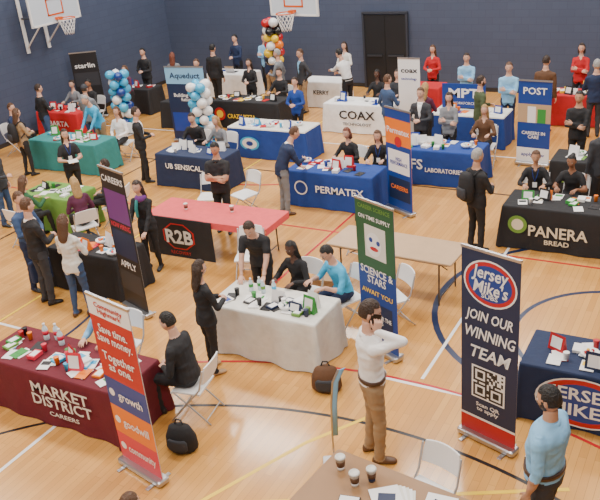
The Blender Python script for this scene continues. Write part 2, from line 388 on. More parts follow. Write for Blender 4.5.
def cloth_table(name,x0,x1,y0,y1,col,top=None,h=.75,texts=(),folds=.012,bottom=.012,rot=0,emblem=None):
    w=x1-x0; d=y1-y0; cm=C(col); tm=C(top) if top else cm; mb=MB()
    pts=[]; r=.03
    def edge(a,b,nrm):
        L=(V(b)-V(a)).length; k=max(6,int(L/.05))
        for i in range(k): pts.append((V(a).lerp(V(b),i/k),V(nrm),0))
    X0,Y0=w/2,d/2
    edge((-X0+r,-Y0),(X0-r,-Y0),(0,-1)); 
    for i in range(5): t=math.radians(-90+i*18); pts.append((V((X0-r+r*math.cos(t),-Y0+r+r*math.sin(t))),V((math.cos(t),math.sin(t))),1))
    edge((X0,-Y0+r),(X0,Y0-r),(1,0))
    for i in range(5): t=math.radians(0+i*18); pts.append((V((X0-r+r*math.cos(t),Y0-r+r*math.sin(t))),V((math.cos(t),math.sin(t))),1))
    edge((X0-r,Y0),(-X0+r,Y0),(0,1))
    for i in range(5): t=math.radians(90+i*18); pts.append((V((-X0+r+r*math.cos(t),Y0-r+r*math.sin(t))),V((math.cos(t),math.sin(t))),1))
    edge((-X0,Y0-r),(-X0,-Y0+r),(-1,0))
    for i in range(5): t=math.radians(180+i*18); pts.append((V((-X0+r+r*math.cos(t),-Y0+r+r*math.sin(t))),V((math.cos(t),math.sin(t))),1))
    n=len(pts); ph=rnd.random()*6
    rings=[(h,-.012,0),(h-.006,-.002,0),(h-.03,.004,.1),(h*.72,.010,.5),(h*.45,.018,.9),(h*.2,.026,1.2),(bottom,.032,1.4)]
    vs=[]
    for z,off,am in rings:
        for i,(p,nr,c) in enumerate(pts):
            f=am*folds*(math.sin(i*.55+ph)+.6*math.sin(i*.23+ph*2))+(c*.03*am)
            q=p+nr*(off+f); vs.append((q.x,q.y,z))
    mb.add(vs[:n],[list(range(n))],tm)
    k=len(rings)
    mb2=[]
    for j in range(k-1):
        for i in range(n): mb2.append((j*n+i,(j+1)*n+i,(j+1)*n+(i+1)%n,j*n+(i+1)%n))
    if top:
        mb.add(vs,mb2[:2*n],tm,None,True); mb.add(vs,mb2[2*n:],cm,None,True)
    else: mb.add(vs,mb2,cm,None,True)
    if emblem:
        for q,(kind,ex,ez,er,ec) in enumerate(emblem):
            m=C(ec,'print'); nn=28; yy=-Y0-.036-.0008*q
            mb.add([(ex+er*math.cos(2*math.pi*i/nn)*(1.6 if kind=='oval' else 1),yy,ez+er*math.sin(2*math.pi*i/nn)) for i in range(nn)],[list(range(nn))],m)
    o=mb.obj(name,TR((x0+x1)/2,(y0+y1)/2,0,rot))
    for i,(body,size,tx,tz,tc,wid) in enumerate(texts): text(o,'lettering_%d'%(i+1),body,size,(tx,-Y0-.045,tz),C(tc,'print'),wid=wid,bold=.02)
    return o
def plain_table(name,cx,cy,w,d,rot,col,h=.75,thick=.035):
    mb=MB(); m=mat('laminate_'+col,CLR[col],.35,var=.15,bscale=4); lg=mat('table_leg_metal',(.12,.12,.13),.35,.8)
    mb.box((0,0,h-thick/2),(w,d,thick),m,ch=.03)
    mb.box((0,0,h-thick-.02),(w*.92,d*.86,.03),lg)
    for sx in(-1,1):
        x=sx*(w/2-.22)
        for sy in(-1,1): mb.tube([(x,sy*(d/2-.08),h-thick-.03),(x,sy*(d/2-.06),.012)],.014,lg,n=7)
        mb.tube([(x,-d/2+.07,.12),(x,d/2-.07,.12)],.011,lg,n=6); mb.tube([(x,-d/2+.08,h-.1),(x,d/2-.08,h-.1)],.011,lg,n=6)
        mb.tube([(x,0,.45),(sx*(w/2-.65),0,h-thick-.03)],.009,lg,n=6)
    return mb.obj(name,TR(cx,cy,0,rot))
def spread(x0,x1,y0,y1,n,pal,z=.75,seed=1,tall=.25,avoid=()):
    R=random.Random(seed); mb=MB(); w=C('white','print'); n=int(n*1.6)
    for i in range(n):
        x=R.uniform(x0+.1,x1-.1); y=R.uniform(y0+.1,y1-.1); c=C(R.choice(pal),'print'); a=R.uniform(-25,25); k=R.random(); zz=z+i*.00025
        if any(ax0<x<ax1 and ay0<y<ay1 for ax0,ax1,ay0,ay1 in avoid): continue
        M=TR(x,y,zz,a)
        if k<.48:
            mb.box((0,0,.003),(.15,.21,.006),w if R.random()<.6 else c,M); 
            if R.random()<.7: mb.box((0,.03,.0075),(.12,.08,.003),c,M)
        elif k<.65:
            hh=R.uniform(.02,.06); mb.box((0,0,hh/2),(.12,.17,hh),c,M); mb.box((0,0,hh+.001),(.09,.12,.002),w,M)
        elif k<.65+tall*.7:
            hh=R.uniform(.14,.26); mb.add([(-.1,.04,0),(.1,.04,0),(.1,0,hh),(-.1,0,hh),(-.1,-.05,0),(.1,-.05,0)],[(4,5,2,3),(0,3,2,1),(0,1,5,4),(0,4,3),(1,2,5)],c,M)
            mb.add([(-.07,-.046,hh*.2),(.07,-.046,hh*.2),(.07,-.012,hh*.85),(-.07,-.012,hh*.85)],[(0,1,2,3)],w,M)
        elif k<.93:
            mb.loft([(V((0,0,q)),V((1,0,0)),V((0,1,0)),r,r) for q,r in((0,.028),(.10,.036),(.104,.038),(.106,.03))],c,M,10)
        else:
            mb.loft([(V((0,0,q)),V((1,0,0)),V((0,1,0)),r,r) for q,r in((0,.07),(.04,.10),(.07,.11),(.05,.09))],w,M,12)
            for q in range(7): mb.ell((R.uniform(-.05,.05),R.uniform(-.05,.05),.07),(.022,.022,.018),C(R.choice(pal),'print'),M,6,4)
    return mb.obj('brochure_assortment')
def laptop(x,y,a,z=.75,sc=1):
    mb=MB(); g=C('silver','metal'); k=mat('screen_glow',(.25,.35,.6),.2,emit=.6); d=C('black','plastic')
    mb.box((0,0,.009),(.33,.23,.016),g,ch=.01); mb.box((0,.02,.0185),(.29,.11,.003),d)
    Mx=Matrix.Translation((0,.115,.016))@Matrix.Rotation(math.radians(-18),4,'X'); mb.box((0,0,.11),(.33,.008,.22),g,Mx,ch=.003); mb.box((0,-.0055,.112),(.305,.003,.19),k,Mx)
    return mb.obj('laptop',TR(x,y,z,a,sc))
def cup(x,y,z=.75,col='white',name='paper_coffee_cup',sc=1):
    mb=MB(); X=V((1,0,0));Y=V((0,1,0)); w=C(col,'print'); b=C('brown','print'); l=C('offwhite','plastic')
    mb.loft([(V((0,0,zz)),X,Y,r,r) for zz,r in((0,.028),(.035,.031))],w,n=16); mb.loft([(V((0,0,zz)),X,Y,r,r) for zz,r in((.035,.033),(.085,.038))],b,n=16)
    mb.loft([(V((0,0,zz)),X,Y,r,r) for zz,r in((.085,.0365),(.112,.039),(.113,.043),(.12,.043),(.128,.036),(.128,.033),(.122,.03))],l,n=16)
    return mb.obj(name,TR(x,y,z,0,sc))
def bottle(x,y,z=.75,col='skyblue',sc=1):
    mb=MB(); X=V((1,0,0));Y=V((0,1,0)); w=mat('bottle_clear',(.6,.72,.78),.1); 
    mb.loft([(V((0,0,zz)),X,Y,r,r) for zz,r in((0,.028),(.01,.033),(.06,.033),(.065,.031),(.12,.033),(.15,.028),(.175,.014),(.185,.013))],w,n=14)
    mb.loft([(V((0,0,zz)),X,Y,r,r) for zz,r in((.07,.034),(.118,.034))],C(col,'print'),n=14); mb.loft([(V((0,0,zz)),X,Y,r,r) for zz,r in((.185,.015),(.205,.015))],C('white','plastic'),n=12)
    return mb.obj('water_bottle',TR(x,y,z,0,sc))
def banner(cx,cy,ang,w,h,base,bands=(),texts=(),discs=(),qr=None,name='pull_up_banner',floor=0):
    mb=MB(); al=mat('banner_aluminium',(.5,.5,.52),.3,.9); bc=C(base,'print'); bk=mat('banner_back',(.35,.35,.36),.6)
    mb.box((0,0,floor+.05),(w+.04,.16,.075),al,ch=.03)
    for sx in(-1,1): mb.box((sx*w*.36,0,floor+.008),(.05,.34,.016),al,ch=.008)
    mb.tube([(0,.03,floor+.06),(0,.03,h-.01)],.011,al,n=8)
    mb.box((0,0,h-.01),(w+.01,.03,.03),al)
    z0=floor+.085; mb.box((0,.002,(z0+h-.02)/2),(w,.003,h-.02-z0),bk); mb.box((0,-.002,(z0+h-.02)/2),(w,.004,h-.02-z0),bc)
    e=.0055
    for x0,x1,a,b,c in bands:
        e+=.0006; mb.add([(x0*w/2,-e,a),(x1*w/2,-e,a),(x1*w/2,-e,b),(x0*w/2,-e,b)],[(0,1,2,3)],C(c,'print'))
    for dx,dz,rx,rz,c in discs:
        e+=.0006; mb.add([(dx+rx*math.cos(k*math.pi/14),-e,dz+rz*math.sin(k*math.pi/14)) for k in range(28)],[list(range(28))],C(c,'print'))
    if qr:
        qx,qz,qs=qr; e+=.001; mb.add([(qx-qs/2,-e,qz-qs/2),(qx+qs/2,-e,qz-qs/2),(qx+qs/2,-e,qz+qs/2),(qx-qs/2,-e,qz+qs/2)],[(0,1,2,3)],C('white','print'))
        N=15;c=qs*.9/N; e+=.001; R=random.Random(3)
        for i in range(N):
            for j in range(N):
                fin=any(abs(i-a)<=3 and abs(j-b)<=3 for a,b in((3,3),(3,N-4),(N-4,3)))
                on=R.random()<.5
                if fin:
                    a,b=min(((3,3),(3,N-4),(N-4,3)),key=lambda q:abs(i-q[0])+abs(j-q[1])); r=max(abs(i-a),abs(j-b)); on=r in(0,1,3)
                if on:
                    x=qx-qs*.45+i*c; z=qz-qs*.45+j*c; mb.add([(x,-e,z),(x+c,-e,z),(x+c,-e,z+c),(x,-e,z+c)],[(0,1,2,3)],C('black','print'))
    o=mb.obj(name,TR(cx,cy,0,ang))
    for i,(body,size,tx,tz,tc,wid,ln) in enumerate(texts): text(o,'lettering_%d'%(i+1),body,size,(tx,-e-.003,tz),C(tc,'print'),wid=wid,bold=.02,lean=ln)
    return o

# ------------------------------------------------------------------ room
XL,XR,YF,YB,ZC=-17.75,4.5,-3.0,22.1,8.6
wallm=mat('wall_paint',(.06,.078,.135),.6)
nt=wallm.node_tree; b=nt.nodes['Principled BSDF']
tc=nt.nodes.new('ShaderNodeTexCoord'); br=nt.nodes.new('ShaderNodeTexBrick'); br.inputs['Scale'].default_value=1; br.inputs['Brick Width'].default_value=.4; br.inputs['Row Height'].default_value=.2; br.inputs['Mortar Size'].default_value=.006
sx=nt.nodes.new('ShaderNodeSeparateXYZ'); ad=nt.nodes.new('ShaderNodeMath'); cb=nt.nodes.new('ShaderNodeCombineXYZ')
nt.links.new(tc.outputs['Object'],sx.inputs[0]); nt.links.new(sx.outputs[0],ad.inputs[0]); nt.links.new(sx.outputs[1],ad.inputs[1]); nt.links.new(ad.outputs[0],cb.inputs[0]); nt.links.new(sx.outputs[2],cb.inputs[1]); nt.links.new(cb.outputs[0],br.inputs['Vector'])
br.inputs['Color1'].default_value=(.060,.080,.138,1); br.inputs['Color2'].default_value=(.055,.073,.127,1); br.inputs['Mortar'].default_value=(.046,.061,.106,1)
nt.links.new(br.outputs['Color'],b.inputs['Base Color'])
def wall(name,c,d,m):
    mb=MB(); mb.box((0,0,0),d,m); o=mb.obj(name); o.location=c; return o
wall('wall_back',((XL+XR)/2,YB+.1,ZC/2),(XR-XL+.4,.2,ZC),wallm)
wall('wall_left',(XL-.1,(YF+YB)/2,ZC/2),(.2,YB-YF,ZC),wallm)
wall('wall_right',(XR+.1,(YF+YB)/2,ZC/2),(.2,YB-YF,ZC),wallm)
wall('wall_front',((XL+XR)/2,YF-.1,ZC/2),(XR-XL+.4,.2,ZC),mat('wall_light_paint',(.55,.55,.53),.7))
wall('ceiling',((XL+XR)/2,(YF+YB)/2,ZC+.1),(XR-XL+.4,YB-YF+.4,.2),mat('ceiling_paint',(.7,.7,.68),.8))
bb=mat('baseboard_rubber',(.02,.02,.022),.5)
wall('baseboard_back',((XL+XR)/2,YB-.012,.06),(XR-XL,.02,.12),bb); wall('baseboard_left',(XL+.012,(YF+YB)/2,.06),(.02,YB-YF-.1,.12),bb)
fm=bpy.data.materials.new('maple_floor'); fm.use_nodes=True; nt=fm.node_tree; b=nt.nodes['Principled BSDF']
tc=nt.nodes.new('ShaderNodeTexCoord'); mp=nt.nodes.new('ShaderNodeMapping'); mp.inputs['Rotation'].default_value=(0,0,math.pi/2)
br=nt.nodes.new('ShaderNodeTexBrick'); br.inputs['Scale'].default_value=1; br.inputs['Brick Width'].default_value=1.6; br.inputs['Row Height'].default_value=.085; br.inputs['Mortar Size'].default_value=.002; br.inputs['Bias'].default_value=-.1
br.inputs['Color1'].default_value=(.74,.385,.105,1); br.inputs['Color2'].default_value=(.60,.285,.068,1); br.inputs['Mortar'].default_value=(.40,.18,.05,1)
ns=nt.nodes.new('ShaderNodeTexNoise'); ns.inputs['Scale'].default_value=.8; ns.inputs['Detail'].default_value=6
mx=nt.nodes.new('ShaderNodeMix'); mx.data_type='RGBA'; mx.blend_type='MULTIPLY'; mx.inputs['Factor'].default_value=.35
cr=nt.nodes.new('ShaderNodeValToRGB'); cr.color_ramp.elements[0].position=.3; cr.color_ramp.elements[0].color=(.74,.70,.64,1); cr.color_ramp.elements[1].position=.7; cr.color_ramp.elements[1].color=(1,1,1,1)
nt.links.new(tc.outputs['Object'],mp.inputs['Vector']); nt.links.new(mp.outputs[0],br.inputs['Vector']); nt.links.new(tc.outputs['Object'],ns.inputs['Vector']); nt.links.new(ns.outputs['Fac'],cr.inputs[0])
nt.links.new(br.outputs['Color'],mx.inputs['A']); nt.links.new(cr.outputs[0],mx.inputs['B']); nt.links.new(mx.outputs['Result'],b.inputs['Base Color'])
b.inputs['Roughness'].default_value=.22; b.inputs['Coat Weight'].default_value=.3; b.inputs['Coat Roughness'].default_value=.1
wall('floor',((XL+XR)/2,(YF+YB)/2,-.05),(XR-XL+.4,YB-YF+.4,.1),fm)
cm=MB(); pc={n:mat('court_paint_'+n,CLR[n],.3) for n in('white','black','red','navy','yellow')}
zz=[.0004]
def strip(pts,w,c):
    zz[0]+=.0002; pts=[V((p[0],p[1],0)) for p in pts]; vs=[];fs=[]
    for i,p in enumerate(pts):
        t=(pts[min(i+1,len(pts)-1)]-pts[max(i-1,0)]).normalized(); n=V((-t.y,t.x,0))*w/2; vs+=[(p.x+n.x,p.y+n.y,zz[0]),(p.x-n.x,p.y-n.y,zz[0])]
    for i in range(len(pts)-1): fs.append((2*i,2*i+1,2*i+3,2*i+2))
    cm.add(vs,fs,pc[c])
def arc(cx,cy,r,a0,a1,w,c): strip([(cx+r*math.cos(math.radians(a0+(a1-a0)*k/60)),cy+r*math.sin(math.radians(a0+(a1-a0)*k/60))) for k in range(61)],w,c)
arc(-3.2,.9,5.9,20,160,.05,'black')
arc(-1.3,10.3,2.35,0,360,.09,'navy'); arc(-1.0,9.7,1.35,0,360,.07,'navy')
strip([(-3.7,7.75),(4,7.75)],.05,'white'); strip([(-7.0,-2),(-7.0,6.9)],.05,'white'); strip([(-17,6.9),(-7.0,6.9)],.05,'white')
strip([(-4.9,4.0),(-3.9,6.2),(-3.3,7.1)],.05,'yellow'); strip([(-5.0,4.6),(-1.0,6.6)],.05,'yellow')
strip([(-16,11.75),(4,11.75)],.045,'red'); strip([(-6.3,9.2),(-6.3,21)],.045,'red'); strip([(-3.1,7.9),(-3.1,21)],.045,'white'); strip([(-12.6,8),(-12.6,21)],.045,'black')
strip([(-16.5,14.4),(4,14.4)],.045,'black'); strip([(-17,16.6),(3,16.6)],.045,'white'); strip([(-9.9,2),(-9.9,20)],.045,'yellow')
arc(-9.9,16.6,3.2,180,360,.05,'red'); arc(-12,6.9,3.5,0,180,.05,'navy'); arc(-3.2,.9,6.9,30,150,.04,'red')
cm.obj('floor_court_markings')
mb=MB(); dm=mat('door_paint_black',(.012,.013,.016),.45); mb.box((0,0,1.1),(1.34,.06,2.2),dm); mb.box((-.0,-.035,1.1),(.012,.01,2.16),mat('door_gap',(.002,.002,.002),.6)); 
for q in(-.1,.1): mb.box((q+ (.25 if q>0 else -.25),-.06,1.0),(.5,.04,.05),C('charcoal','plastic'))
for q in(-.7,.7): mb.box((q,-.01,1.12),(.06,.09,2.24),mat('door_frame_dark',(.03,.035,.05),.5))
mb.box((0,-.01,2.26),(1.46,.09,.06),mat('door_frame_dark',(0,0,0)))
mb.obj('door_1',TR(-9.55,YB-.06))
def hoop(cx,cy,rot,ceil=True,bw=1.5,dz=0):
    mb=MB(); wb=mat('backboard_glass',(.55,.62,.70),.15); fr=mat('hoop_frame_white',(.75,.75,.75),.4); og=mat('rim_orange',(.75,.12,.01),.4,.3); st=mat('hoop_steel',(.1,.11,.14),.4,.6); net=mat('net_white',(.85,.85,.85),.8)
    mb.box((0,0,3.45),(bw,.03,1.0),wb)
    for q in(-1,1): mb.box((q*bw/2,0,3.45),(.05,.05,1.05),fr); mb.box((0,0,3.45+q*.5),(bw,.05,.05),fr); mb.box((q*.28,-.02,3.36),(.04,.012,.42),og)
    mb.box((0,-.02,3.57),(.6,.012,.04),og); mb.box((0,-.02,3.16),(.6,.012,.04),og)
    R=.23; ctr=V((0,-.38,3.05)); mb.tube([(ctr.x+R*math.cos(k*math.pi/12),ctr.y+R*math.sin(k*math.pi/12),3.05) for k in range(25)],.014,og,n=6,cap=False)
    mb.box((0,-.09,3.05),(.14,.16,.06),og)
    for k in range(12):
        for dr in(-1,1):
            pts=[]
            for j in range(6):
                a=(k+dr*j*.5)*math.pi/6; r=R*(1-.10*j); pts.append((r*math.cos(a),-.38+r*math.sin(a),3.04-j*.085))
            mb.tube(pts,.007,net,n=4,cap=False)
    if ceil:
        for q in(-.4,.4): mb.tube([(q,.1,3.2),(q,.1,5.0),(q*1.5,.3,ZC-.06)],.04,st,n=8)
        mb.tube([(-.4,.1,3.2),(.4,.1,3.2)],.03,st,n=6); mb.tube([(-.4,.1,3.8),(.4,.1,3.8)],.03,st,n=6); mb.tube([(-.4,.1,3.2),(-.4,.02,3.2)],.03,st,n=6); mb.tube([(.4,.1,3.2),(.4,.02,3.2)],.03,st,n=6)
        mb.tube([(0,.1,3.8),(0,1.3,ZC-.06)],.035,st,n=6)
    else:
        for q in(-.4,.4):
            for z1 in(3.1,3.8): mb.tube([(q,.02,z1),(q,.92,z1+.0)],.03,st,n=6)
            mb.tube([(q,.05,3.1),(q,.92,2.3)],.025,fr,n=6); mb.box((q,.93,3.1),(.1,.04,1.9),fr)
    mb.obj('basketball_hoop',TR(cx,cy,dz,rot))
hoop(-10.1,17.65,-8,True,1.45)
hoop(-16.75,16.1,90,False,1.8,.12)
for lx in(-15,-10.5,-5,0):
    for ly in(2,8.5,14.6,20.4):
        L=bpy.data.lights.new('lamp','AREA'); L.energy=315; L.size=2.6; L.size_y=1.2; L.shape='RECTANGLE'; L.color=(1,.965,.91)
        o=bpy.data.objects.new('gym_light_fixture',L); COL.objects.link(o); o.location=(lx,ly,ZC-.28)
        mb=MB(); mb.box((0,0,0),(2.7,1.3,.1),C('white','plastic')); 
        for q in(-1,1): mb.tube([(q,0,.04),(q,0,.18)],.01,C('silver','metal'),n=5)
        f=mb.obj('housing'); f.parent=o; f.location=(0,0,.08)
w=bpy.data.worlds.new('world'); bpy.context.scene.world=w; w.use_nodes=True; w.node_tree.nodes['Background'].inputs[0].default_value=(.6,.65,.7,1); w.node_tree.nodes['Background'].inputs[1].default_value=.5
f=780; h_=math.radians(31); p_=math.radians(25); r_=math.radians(5.5)
fw=V((-math.sin(h_)*math.cos(p_),math.cos(h_)*math.cos(p_),-math.sin(p_))); r0=V((math.cos(h_),math.sin(h_),0)); u0=r0.cross(fw)
up=u0*math.cos(r_)+r0*math.sin(r_); rt=r0*math.cos(r_)-u0*math.sin(r_)
cd=bpy.data.cameras.new('camera'); cam=bpy.data.objects.new('camera',cd); COL.objects.link(cam)
M=Matrix((rt,up,-fw)).transposed().to_4x4(); M.translation=V((0,0,5.9)); cam.matrix_world=M; cd.sensor_width=36; cd.lens=36*f/600; cd.clip_end=200; bpy.context.scene.camera=cam

# ------------------------------------------------------------------ booths
cloth_table('tablecloth_covered_table',-8.2,-5.85,5.3,6.12,'maroon',texts=[('MARKET',.22,.25,.55,'offwhite',.95),('DISTRICT',.22,.25,.37,'offwhite',1.0),('CAREERS',.09,.25,.20,'offwhite',.5)])
spread(-8.1,-5.95,5.35,6.05,36,['green','lime','red','orange','white','skyblue','black','magenta'],seed=2,tall=.15,avoid=[(-7.75,-7.15,5.8,6.1),(-7.2,-6.4,5.85,6.1)])
cloth_table('tablecloth_covered_table',-6.1,-4.4,7.5,8.28,'offwhite',folds=.022)
spread(-6.0,-4.5,7.55,8.1,24,['lime','blue','white','black','white','green','navy'],seed=3,tall=.2,avoid=[(-5.8,-5.2,7.95,8.2)])
plain_table('folding_table',-4.35,10.15,2.1,.78,-3,'tan')
plain_table('folding_table',-7.9,10.35,2.5,.8,1,'pink')
mb=MB(); mb.box((0,0,.757),(2.54,.84,.008),C('pink'),ch=.02); mb.box((.65,-.425,.70),(1.25,.01,.12),C('pink')); mb.box((1.275,0,.70),(.01,.8,.12),C('pink'))
mb.obj('red_table_cover',TR(-7.9,10.35,.0,1))
o=MB(); o.box((0,0,.39),(1.45,.02,.75),C('black')); o=o.obj('hanging_sign_cloth',TR(-8.42,9.885,0,1))
text(o,'lettering_1','R2B',.36,(0,-.016,.40),C('offwhite','print'),bold=.03); text(o,'lettering_2','RECOVERY',.09,(0,-.014,.10),C('red','print')); 
mb=MB(); 
for s_,e_,cc_ in((.27,0,'red'),(.245,.002,'black')):
    mb.add([(s_*1.35*math.cos(k*math.pi/4+.39),-e_,s_*math.sin(k*math.pi/4+.39)) for k in range(8)],[list(range(8))],C(cc_,'print'))
q=mb.obj('emblem',None,o); q.location=(0,-.0115,.42)
cloth_table('tablecloth_covered_table',-7.8,-5.9,12.7,13.45,'royal',texts=[('PERMATEX',.2,.25,.42,'white',1.05)],emblem=[('disc',-.6,.42,.15,'white'),('disc',-.6,.42,.12,'royal')])
spread(-7.7,-6.0,12.75,13.4,16,['white','blue','red','black'],seed=5)
cloth_table('tablecloth_covered_table',-3.25,-.8,12.1,12.9,'black',texts=[('PANERA',.27,-.30,.36,'cream',.95),('BREAD',.12,-.30,.18,'cream',.4)],emblem=[('disc',-.95,.45,.16,'lime'),('disc',-.95,.45,.10,'cream')])
spread(-3.1,-1.0,12.15,12.85,22,['green','white','cream','orange','black'],seed=6)
cloth_table('tablecloth_covered_table',-6.2,-4.4,14.5,15.3,'royal',texts=[('CFS',.3,-.5,.45,'white',.5),('LABORATORIES',.13,.2,.35,'white',.8)])
spread(-6.1,-4.5,14.55,15.25,20,['white','green','orange','blue','offwhite'],seed=7)
cloth_table('tablecloth_covered_table',-10.8,-8.65,15.1,15.9,'royal',top='offwhite',emblem=[('oval',-.45,.38,.17,'skyblue'),('oval',-.45,.38,.13,'white'),('oval',-.45,.38,.06,'royal')])
spread(-10.7,-8.8,15.15,15.85,16,['blue','white','red','skyblue'],seed=8)
cloth_table('tablecloth_covered_table',-11.3,-9.5,12.9,13.65,'navy',texts=[('UB SENSICAL, INC.',.17,.1,.5,'white',1.4)])
spread(-11.2,-9.6,12.95,13.6,12,['white','blue','navy'],seed=9)
cloth_table('tablecloth_covered_table',-9.4,-7.5,17.5,18.25,'white',texts=[('COAX',.30,0,.48,'black',1.0),('TECHNOLOGY',.10,0,.25,'black',.8)])
spread(-9.3,-7.6,17.55,18.2,10,['white','blue','black'],seed=10)
cloth_table('tablecloth_covered_table',-11.2,-9.9,19.6,20.3,'white',texts=[('KERRY',.17,0,.45,'black',.5)])
cloth_table('tablecloth_covered_table',-12.7,-10.6,17.2,17.95,'black',texts=[('CRAZY PIZZA',.17,-.1,.35,'yellow',.9)],emblem=[('disc',-.8,.4,.18,'red'),('disc',-.8,.4,.11,'yellow')])
spread(-12.6,-10.7,17.25,17.9,14,['red','yellow','white','black'],seed=11)
cloth_table('tablecloth_covered_table',-15.4,-13.2,13.0,13.8,'teal')
spread(-15.3,-13.3,13.05,13.75,22,['white','green','skyblue','red'],seed=12)
cloth_table('tablecloth_covered_table',-17.4,-15.85,15.2,15.95,'red',texts=[('ABARTA',.2,0,.45,'white',.9)])
spread(-17.3,-15.9,15.25,15.9,10,['white','red','black'],seed=13)
cloth_table('tablecloth_covered_table',-12.5,-11.15,10.0,10.8,'lime')
spread(-12.4,-11.2,10.05,10.75,12,['white','lime','black','green'],seed=14)
cloth_table('tablecloth_covered_table',-9.9,-8.35,8.2,8.9,'black')
spread(-9.8,-8.4,8.25,8.85,14,['white','skyblue','magenta','orange'],seed=15)
cloth_table('tablecloth_covered_table',-8.1,-6.95,19.4,20.1,'red')
cloth_table('tablecloth_covered_table',-6.35,-4.6,17.1,17.9,'royal',top='offwhite',texts=[('MPT',.3,.45,.40,'white',.6)])
mb=MB(); mb.box((0,0,.30),(1.05,.03,.58),C('royal','print')); mb.box((0,.1,.01),(.6,.25,.02),C('black','plastic')); o=mb.obj('tabletop_display_board',TR(-5.72,17.68,.75,0))
text(o,'lettering_1','MPT',.3,(0,-.02,.36),C('white','print'),bold=.03,wid=.75); text(o,'lettering_2','WORKFORCE',.09,(0,-.02,.13),C('white','print'))
spread(-6.3,-4.7,17.15,17.6,10,['white','blue','orange'],seed=16)
cloth_table('tablecloth_covered_table',-4.3,-2.2,19.2,19.95,'red'); spread(-4.2,-2.3,19.25,19.9,14,['white','black','yellow'],seed=17)
cloth_table('tablecloth_covered_table',-3.0,-1.1,14.5,15.25,'black',texts=[('Giant',.22,-.5,.42,'lime',.6)]); spread(-2.9,-1.2,14.55,15.2,16,['lime','green','white'],seed=18)
cloth_table('tablecloth_covered_table',-1.8,.65,7.6,8.4,'navy',texts=[("JERSEY",.22,-.50,.50,'white',.72),("MIKE'S",.22,-.50,.29,'white',.72)],emblem=[('oval',-.50,.39,.33,'white'),('oval',-.50,.39,.31,'red'),('oval',-.50,.39,.25,'royal')])
spread(-1.6,.6,7.65,8.35,30,['red','red','white','navy','yellow'],seed=19,tall=.2)
plain_table('folding_table',-2.15,4.9,1.95,.9,-7,'wood')
cloth_table('tablecloth_covered_table',-14.2,-12.8,16.8,17.5,'black'); laptop(-13.6,17.1,180); 
cloth_table('tablecloth_covered_table',-14.9,-13.3,20.1,20.8,'white'); laptop(-14.1,20.4,180); spread(-14.8,-14.3,20.15,20.75,4,['blue','white'],seed=20)
cloth_table('tablecloth_covered_table',-16.9,-15.5,17.9,18.6,'black'); spread(-16.8,-15.6,17.95,18.55,8,['white','blue','red'],seed=21)

banner(-5.37,5.02,-12,.72,2.25,'white',bands=[(-1,1,.08,.46,'magenta'),(-1,1,.46,.84,'orange'),(-1,1,.84,1.22,'royal'),(-1,1,1.22,2.22,'red'),(-1,1,2.0,2.22,'white')],
 texts=[('Community\nHighmark',.085,.0,2.11,'red',.48,0),('Save time.\nSave money.',.14,0,1.80,'white',.6,0),('Together\nas one.',.15,0,1.45,'white',.55,0),('growth',.15,.06,1.02,'white',.42,0),('goodwill',.15,.06,.65,'white',.45,0),('community',.14,.06,.28,'white',.48,0)],discs=[(-.27,1.02,.05,.05,'white'),(-.27,.65,.05,.05,'white'),(-.27,.28,.05,.05,'white')])
banner(-7.9,8.0,-18,.68,2.4,'black',bands=[(-.9,.9,1.55,2.05,'purple'),(-.9,.9,.95,1.4,'navy'),(-.9,.9,.35,.7,'charcoal')],texts=[('CAREERS',.14,0,2.22,'white',.6,0),('NOW HIRING',.12,0,1.48,'magenta',.55,0),('APPLY',.16,0,.82,'white',.45,0)])
banner(-3.85,8.3,-24,.72,2.22,'royal',bands=[(-1,1,1.25,2.19,'dkgreen'),(-.55,.55,1.42,1.88,'offwhite'),(-.75,.75,.25,.75,'navy')],texts=[('SCIENCE &\nSTARS',.15,0,1.15,'white',.62,0),('AWAIT YOU',.1,0,.90,'yellow',.6,0),('CAREER SCIENCE',.08,0,2.12,'lime',.6,0),('ON TIME SUPPLY',.08,0,1.98,'white',.6,0),('REACH FOR THE\nSTARS',.09,0,.52,'white',.5,0)],discs=[(-.03,1.62,.14,.17,'white'),(-.08,1.68,.035,.035,'royal'),(.06,1.66,.035,.035,'royal'),(-.02,1.56,.08,.03,'red')])
banner(-1.98,7.0,-17,.70,2.4,'navy',bands=[(-1,1,.08,.28,'red'),(-1,1,.28,.31,'white')],texts=[("Jersey\nMike's",.20,0,2.06,'white',.44,.2),('SUBS',.07,0,1.88,'white',.2,0),('JOIN OUR',.17,0,1.62,'white',.58,.25),('WINNING',.19,0,1.40,'white',.62,.25),('TEAM',.21,0,1.16,'white',.5,.25),('Scan QR\nto apply',.07,0,.46,'white',.3,0)],discs=[(0,2.03,.32,.27,'white'),(0,2.03,.30,.25,'red'),(0,2.03,.26,.205,'royal')],qr=(0,.78,.42))
banner(-5.45,12.98,-28,.72,2.05,'orange',bands=[(-1,1,.08,1.35,'royal'),(-.85,.85,.8,1.25,'white'),(-.85,.85,.25,.7,'navy'),(-1,1,1.85,2.02,'royal')],texts=[('Permatex',.16,0,1.62,'white',.64,0),('HIGH\nPERFORMANCE',.1,0,1.03,'blue',.5,0),('CAREERS',.12,0,.5,'orange',.5,0)],discs=[(0,1.42,.1,.1,'red')])
banner(-6.95,17.35,0,.55,2.0,'white',texts=[('coax',.17,0,1.7,'black',.42,0),('technology',.08,0,1.5,'blue',.4,0)],bands=[(-1,1,.08,.5,'lgray')])
banner(-3.72,16.2,-5,.7,1.85,'royal',bands=[(-1,1,.95,1.35,'tan'),(-.4,.1,.95,1.3,'white'),(.2,.7,.95,1.25,'green'),(-1,1,.08,.4,'white')],texts=[('POST',.2,0,1.62,'white',.5,0),('CAREERS IN\nCARE',.1,0,.68,'white',.5,0),('apply now',.1,0,.25,'blue',.5,0)])
